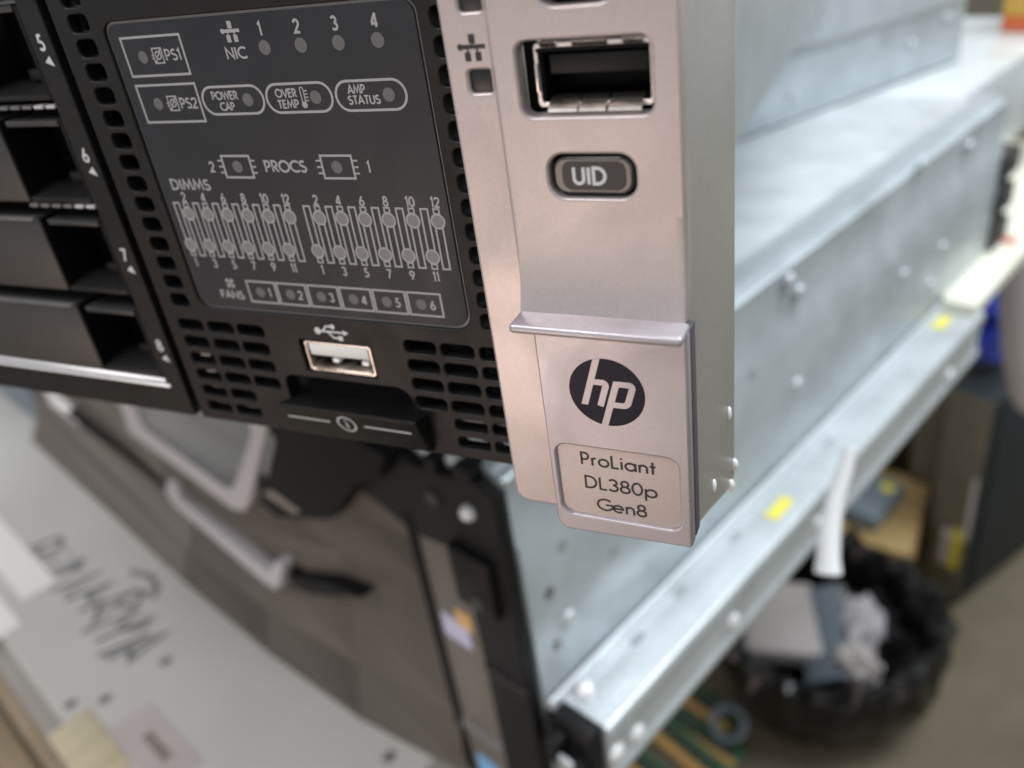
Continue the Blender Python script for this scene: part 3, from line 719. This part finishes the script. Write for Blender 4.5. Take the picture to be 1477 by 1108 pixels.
# ---- the slimmer unit between the two servers
mid = tag(empty('spacer_chassis', (-10, 406, -112.0), -math.radians(33)), 'plain grey steel chassis wedged between the sharp server and the large one', 'chassis')
box('shell', -330, 0, -120, 205, 1.0, 68.5, 'galvside', mid, 1.5)
box('lower_flange', -300, 2.2, -110, 203, 0.9, 3.2, 'galvside', mid, 0.8)
box('side_shadow_line', -1, 0.7, -100, 204, 36.5, 41, 'slotgrey', mid, 0.2)  # shadow gap painted as a darker grey bar
for y, z in ((40, 14), (150, 20), (185, 30)):
    bm = bmesh.new(); bmesh.ops.create_uvsphere(bm, u_segments=12, v_segments=8, radius=3.2)
    bmesh.ops.scale(bm, vec=(0.5, 1, 1), verts=bm.verts); bmesh.ops.translate(bm, verts=bm.verts, vec=(0.6, y, z)); from_bm('rivet', bm, 'galvrail', mid)
box('vent_slot', -0.5, 0.5, 20, 42, 56, 59, 'greyedge', mid)

# ================================================================== THE GREY UNIT UNDER ALL THAT
GZ = -288.5
grey = tag(empty('grey_server', (CK[0], CK[1], GZ), RZ), 'light grey metal server cover with scribbled marker writing, at bottom left', 'server')
GXR = -36 * K
box('cover', -640, GXR, -110, 300, -86, 0, 'greypanel', grey, 2.0)
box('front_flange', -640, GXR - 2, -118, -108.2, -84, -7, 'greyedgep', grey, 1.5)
def scribble(pts, w, name='marker_writing'):
    k = Ink(); k.stroke([(p[0], p[1]) for p in pts], w, 0)
    me_v = [(v[0] * MM, v[2] * MM, (0.25 - v[1]) * MM) for v in k.v]
    me = bpy.data.meshes.new(name); me.from_pydata(me_v, [], k.f); me.update(); return link(name, me, 'ink', grey, False)
wr = [[(-388, -76), (-379, -52), (-368, -55), (-373, -68), (-381, -66)], [(-366, -73), (-360, -60)], [(-358, -55), (-357, -53)],
      [(-352, -76), (-344, -52), (-340, -58), (-343, -70), (-336, -54)], [(-331, -76), (-322, -50), (-322, -72)],
      [(-316, -74), (-307, -50), (-303, -64), (-311, -62)], [(-306, -38), (-292, -32), (-278, -34), (-272, -40)], [(-300, -72), (-288, -46), (-284, -70), (-296, -60)],
      [(-289, -46), (-280, -40), (-276, -50), (-284, -56)],
      [(-281, -78), (-270, -50), (-268, -64)], [(-268, -76), (-258, -48), (-256, -54), (-262, -62)], [(-256, -80), (-247, -54)], [(-250, -78), (-240, -48), (-238, -70), (-246, -66)]]
for s in wr: scribble(s, 3.4)
for x, y in ((-221, -58), (-236, -103), (-224, -90), (-130, -8), (-82, -20)):
    bm = bmesh.new(); bmesh.ops.create_cone(bm, cap_ends=True, segments=14, radius1=2.6, radius2=2.6, depth=0.5)
    bmesh.ops.scale(bm, vec=(1.0, 1.3, 1), verts=bm.verts); bmesh.ops.translate(bm, verts=bm.verts, vec=(x, y, 0.1)); from_bm('cover_hole', bm, 'greyedge', grey)
box('white_label', -470, -338, -90, -70, 0, 0.4, 'white', grey)
box('front_label', -440, -318, -116, -98, 0, 0.45, 'white', grey)
box('tape_strip', -226, -176, -119, -98, -0.5, 0.8, 'tape', grey, 0.6)
bm = bmesh.new(); add_box(bm, -204, -150, -98, -76, 0, 0.35, 0); from_bm('pink_tape', bm, 'pink', grey)
box('tape_slot', -186, -164, -88.5, -83.5, 0, 0.6, 'taupe', grey)
box('peeled_label', -240, -226, -16, 14, 0, 0.5, 'pale', grey)

# wooden bench that carries the stack
bench = tag(empty('wooden_bench', (CK[0], CK[1], FZ), RZ), 'brown wooden bench edge showing below the grey cover', 'bench')
bt = -375.2 - FZ
for i in range(6): box('plank', -900, -62 * K - 16, -330 + 102 * i, -330 + 102 * i + 99, bt - 24, bt - 0.3, 'wood', bench, 1.5)
for x in (-860, -62 * K - 190):
    for y in (-300, 240): box('leg', x, x + 45, y, y + 45, 0, bt - 24, 'wood', bench, 1.5)
strap = tag(box('grey_bar', -330, 330, -9, 9, -6, 6, 'greyblue', None, 2.0), 'dull blue grey bar lying on the bench before the grey cover', 'bar')
strap.location = Vector((-330.0, -60.0, -368.5)) * MM; strap.rotation_euler = (0, 0, RZ)

# ================================================================== THINGS ON THE FLOOR
# rubbish bag rolled open on the floor
bc = Vector((44, 614, 0))
binn = tag(empty('rubbish_bag', (bc.x, bc.y, FZ)), 'open crumpled black rubbish bag standing on the floor', 'rubbish bag')
bm = bmesh.new(); N = 120
prof = [(70, 1), (92, 8), (108, 35), (118, 66), (121, 92), (117, 110), (107, 116), (99, 108), (95, 84), (90, 60), (60, 44), (4, 42)]
rings_ = []
rnd = random.Random(3); ph = [rnd.uniform(0, 6.28) for _ in range(10)]
for j, (r, z) in enumerate(prof):
    ring = []
    for k in range(N):
        a = 2 * math.pi * k / N
        wv = sum(math.sin(a * q + ph[i] + j * 0.6 * (i % 3)) / (1 + i * 0.30) for i, q in enumerate((2, 5, 8, 11, 17, 23, 31)))
        f = min(1, z / 40)
        ring.append(bm.verts.new(((r + wv * 4.2) * math.cos(a), (r * 1.10 + wv * 4.2) * math.sin(a), max(0.5, z + wv * 4.0 * f + rnd.uniform(-5, 5) * f))))
    rings_.append(ring)
for a, b in zip(rings_, rings_[1:]):
    for k in range(N): bm.faces.new((a[k], a[(k + 1) % N], b[(k + 1) % N], b[k]))
bm.faces.new(rings_[-1]); bm.faces.new(rings_[0][::-1])
from_bm('bag_film', bm, 'bag', binn)
def scrap(name, loc, rot_, sx, sy, sz, m, label, cat):
    bm = bmesh.new(); add_box(bm, -sx, sx, -sy, sy, -sz, sz, min(sx, sy, sz) * 0.5, 2)
    o = from_bm(name, bm, m); o.location = Vector(loc) * MM; o.rotation_euler = rot_; return tag(o, label, cat)
def crumple(name, loc, r, m, label, cat, seed, sc=(1, 1, 1)):
    bm = bmesh.new(); bmesh.ops.create_icosphere(bm, subdivisions=3, radius=r); q = random.Random(seed)
    for v in bm.verts: v.co *= q.uniform(0.72, 1.12); v.co = Vector((v.co.x * sc[0], v.co.y * sc[1], v.co.z * sc[2]))
    o = from_bm(name, bm, m); o.location = Vector(loc) * MM; return tag(o, label, cat)
scrap('plastic_tray', (-6, 612, -724), (0.10, 0.12, 0.30), 44, 50, 14, 'pink', 'pale beige plastic tray tossed in the open black bag', 'tray')
scrap('foam_sheet', (42, 604, -718), (0.2, -0.5, 0.1), 22, 58, 3, 'greyblue', 'blue grey foam sheet leaning in the open black bag', 'foam')
crumple('paper_scrap', (80, 632, -722), 30, 'pale', 'crumpled whitish paper scrap on the right in the open bag', 'paper', 5, (0.8, 1.3, 0.8))
crumple('wrapper', (78, 572, -724), 26, 'pink', 'crumpled brownish wrapper in the open bag below the whitish scrap', 'wrapper', 9)

# dark cabinet
cb = tag(empty('dark_cabinet', (183, 761, FZ), math.radians(57.6)), 'low dark grey steel cabinet at the right edge', 'cabinet')
box('cabinet_body', 0, 420, 0, 50, 18, 300, 'cab', cb, 3)
box('side_panel', -2.4, -0.2, 1, 49, 20, 298, 'olive', cb, 0.6)
box('side_label', -2.9, -2.3, 8, 20, 60, 120, 'yellow', cb); box('side_label', -2.9, -2.3, 22, 32, 60, 115, 'pale', cb); box('side_strip', -2.9, -2.3, 2, 7, 110, 200, 'pale', cb)
box('plinth', 6, 414, 6, 46, 0, 18, 'rubber', cb)
box('door', 12, 408, -3, 0, 28, 290, 'cab', cb, 1.5)
box('handle', 360, 366, -12, -3, 130, 190, 'greyedge', cb, 1.5)
# cartons and clutter behind the rail
def carton(name, loc, rz, sx, sy, sz, m, label, cat, tape=True):
    e = tag(empty(name, loc, rz), label, cat)
    box('box_body', -sx / 2, sx / 2, -sy / 2, sy / 2, 0, sz, m, e, 1.5)
    box('flap', -sx / 2 + 1, sx / 2 - 1, -sy / 2 + 1, -1, sz, sz + 2.2, m, e, 0.6); box('flap', -sx / 2 + 1, sx / 2 - 1, 1, sy / 2 - 1, sz, sz + 2.2, m, e, 0.6)
    if tape: box('packing_tape', -sx / 2 + 2, sx / 2 - 2, -14, 14, sz + 2.2, sz + 2.6, 'olive', e)
    return e
carton('cardboard_box', (90, 800, FZ), math.radians(-8), 86, 150, 108, 'tan', 'tan cardboard box standing behind the black bag', 'box', False)
adp = tag(empty('plastic_casing', (72, 795, -689.5), math.radians(-22)), 'blue grey plastic casing lying on the tan cardboard box', 'casing')
box('casing', -27, 27, -40, 40, 0, 22, 'greyblue', adp, 4); box('yellow_sticker', 4, 20, 14, 28, 22, 22.5, 'yellow', adp)
carton('brown_box', (70, 1010, FZ), math.radians(8), 170, 200, 260, 'brown', 'dark brown carton in the shade behind the tan box', 'box', False)
tw = tag(empty('computer_case', (158, 910, FZ), math.radians(-10)), 'olive grey computer case beside the dark cabinet', 'computer case')
box('case_body', -36, 50, -55, 200, 8, 290, 'olive', tw, 4)
for x in (-28, 42):
    for y in (-46, 180): box('foot', x - 6, x + 6, y - 6, y + 6, 0, 8, 'rubber', tw, 1)
box('drive_slot', 4, 30, -57.5, -54.5, 210, 240, 'rubber', tw, 1); box('side_strip', 22, 30, -58, -54.5, 80, 170, 'pale', tw, 1)
box('yellow_label', -22, -8, -57, -54.5, 20, 90, 'yellow', tw); box('white_label', -35, -23, -57, -54.5, 30, 90, 'pale', tw)
# cream board on a crate behind the servers
box('cable_arm', -62, 4, DEP - 30, DEP + 230, -109, -102.2, 'rubber', big, 1.5)
pb_ = tag(empty('cream_board', (116, 397, -213.4), RZ), 'cream coloured board with a red mark at right edge, above the rail end', 'board')
plate_pts = [(-12, 0), (6, 0), (2, 300), (-90, 300), (-60, 120), (-34, 90), (-30, 62)]
bm = bmesh.new()
a = [bm.verts.new((p[0], p[1], 0)) for p in plate_pts]; b = [bm.verts.new((p[0], p[1], 7)) for p in plate_pts]
bm.faces.new(a[::-1]); bm.faces.new(b)
for i in range(len(a)): bm.faces.new((a[i], a[(i + 1) % len(a)], b[(i + 1) % len(b)], b[i]))
from_bm('board_sheet', bm, 'cream', pb_); box('red_mark', -22, -4, 92, 102, 7, 7.4, 'red', pb_)
bl = crumple('blue_bag', (163, 862, -452), 46, 'blue', 'crumpled bright blue plastic bag on the olive computer case', 'bag', 21, (0.85, 1.2, 1.25))
st = tag(tube('white_hose', [(153, 598, -214), (157, 599, -245), (162, 600, -275), (168, 601, -305), (176, 602, -345), (186, 604, -385), (192, 606, -400)], [9, 11, 13, 15, 16, 15, 12], 'pale', None, 14), 'pale white hose hanging below the cream board at the right edge', 'hose')
cbx = tag(tube('white_cable', [(70.8, 185.6, -164), (69.5, 181, -172), (67.5, 175, -181), (66.6, 168, -190), (67.2, 162, -199), (67.8, 158.5, -204.5)], [2.4, 3.2, 3.4, 4.2, 4.4, 5.2], 'cable', None, 12), 'white cable end dangling in front of the rail', 'cable')
oc = tag(empty('orange_carton', (0, 0, 0), RZ), 'orange and amber carton at the top right corner', 'box')
v = Matrix.Rotation(RZ, 3, 'Z') @ Vector((-27, 612, 0)); oc.location = (Vector((CK[0] + v.x, CK[1] + v.y, CK[2])) * MM)
box('carton_base', -34, 34, -10, 40, 0, 11, 'orange', oc, 1); box('carton_top', -34.4, 34.4, -10.4, 40.4, 11.1, 62, 'amber', oc, 1)

# memory modules and a cable ring on the floor below the rail
def module(loc, rz, label, up=0.0):
    e = tag(empty('memory_module', loc, rz), label, 'memory module', 'memory modules in a heap below the rail')
    box('board', -66, 66, -15, 15, 0, 1.6, 'green', e, 0.3); box('edge_contacts', -64, 64, -15.2, -5, 1.6, 2.0, 'gold', e)
    for i in range(8): box('chip', -60 + 15.2 * i, -49 + 15.2 * i, -5, 10, 1.6, 3.2, 'rubber', e, 0.3)
    e.rotation_euler = (up, 0, rz); return e
for i, (x, y, z, a, u) in enumerate(((-84, 500, -797, -20, 0.1), (-60, 462, -796, -28, 0.15), (-96, 545, -796, -24, 0.2), (-88, 425, -797, -24, 0.1))):
    module((x, y, z), math.radians(a), ('green memory module, middle of the heap below the rail', 'green memory module with gold contacts near the heap front',
            'green memory module at the back of the heap', 'green memory module nearest the picture bottom')[i], u)
bm = bmesh.new()
R1, R2 = 17, 4.5
vs = [[bm.verts.new(((R1 + R2 * math.cos(q)) * math.cos(p), (R1 + R2 * math.cos(q)) * math.sin(p), R2 * math.sin(q))) for q in [2 * math.pi * j / 10 for j in range(10)]] for p in [2 * math.pi * i / 32 for i in range(32)]]
for i in range(32):
    for j in range(10): bm.faces.new((vs[i][j], vs[(i + 1) % 32][j], vs[(i + 1) % 32][(j + 1) % 10], vs[i][(j + 1) % 10]))
rg = tag(from_bm('cable_ring', bm, 'greyblue'), 'grey plastic ring leaning beside the memory modules', 'ring')
rg.location = Vector((-40, 508, -782)) * MM; rg.rotation_euler = (0.9, 0.1, 0.4)
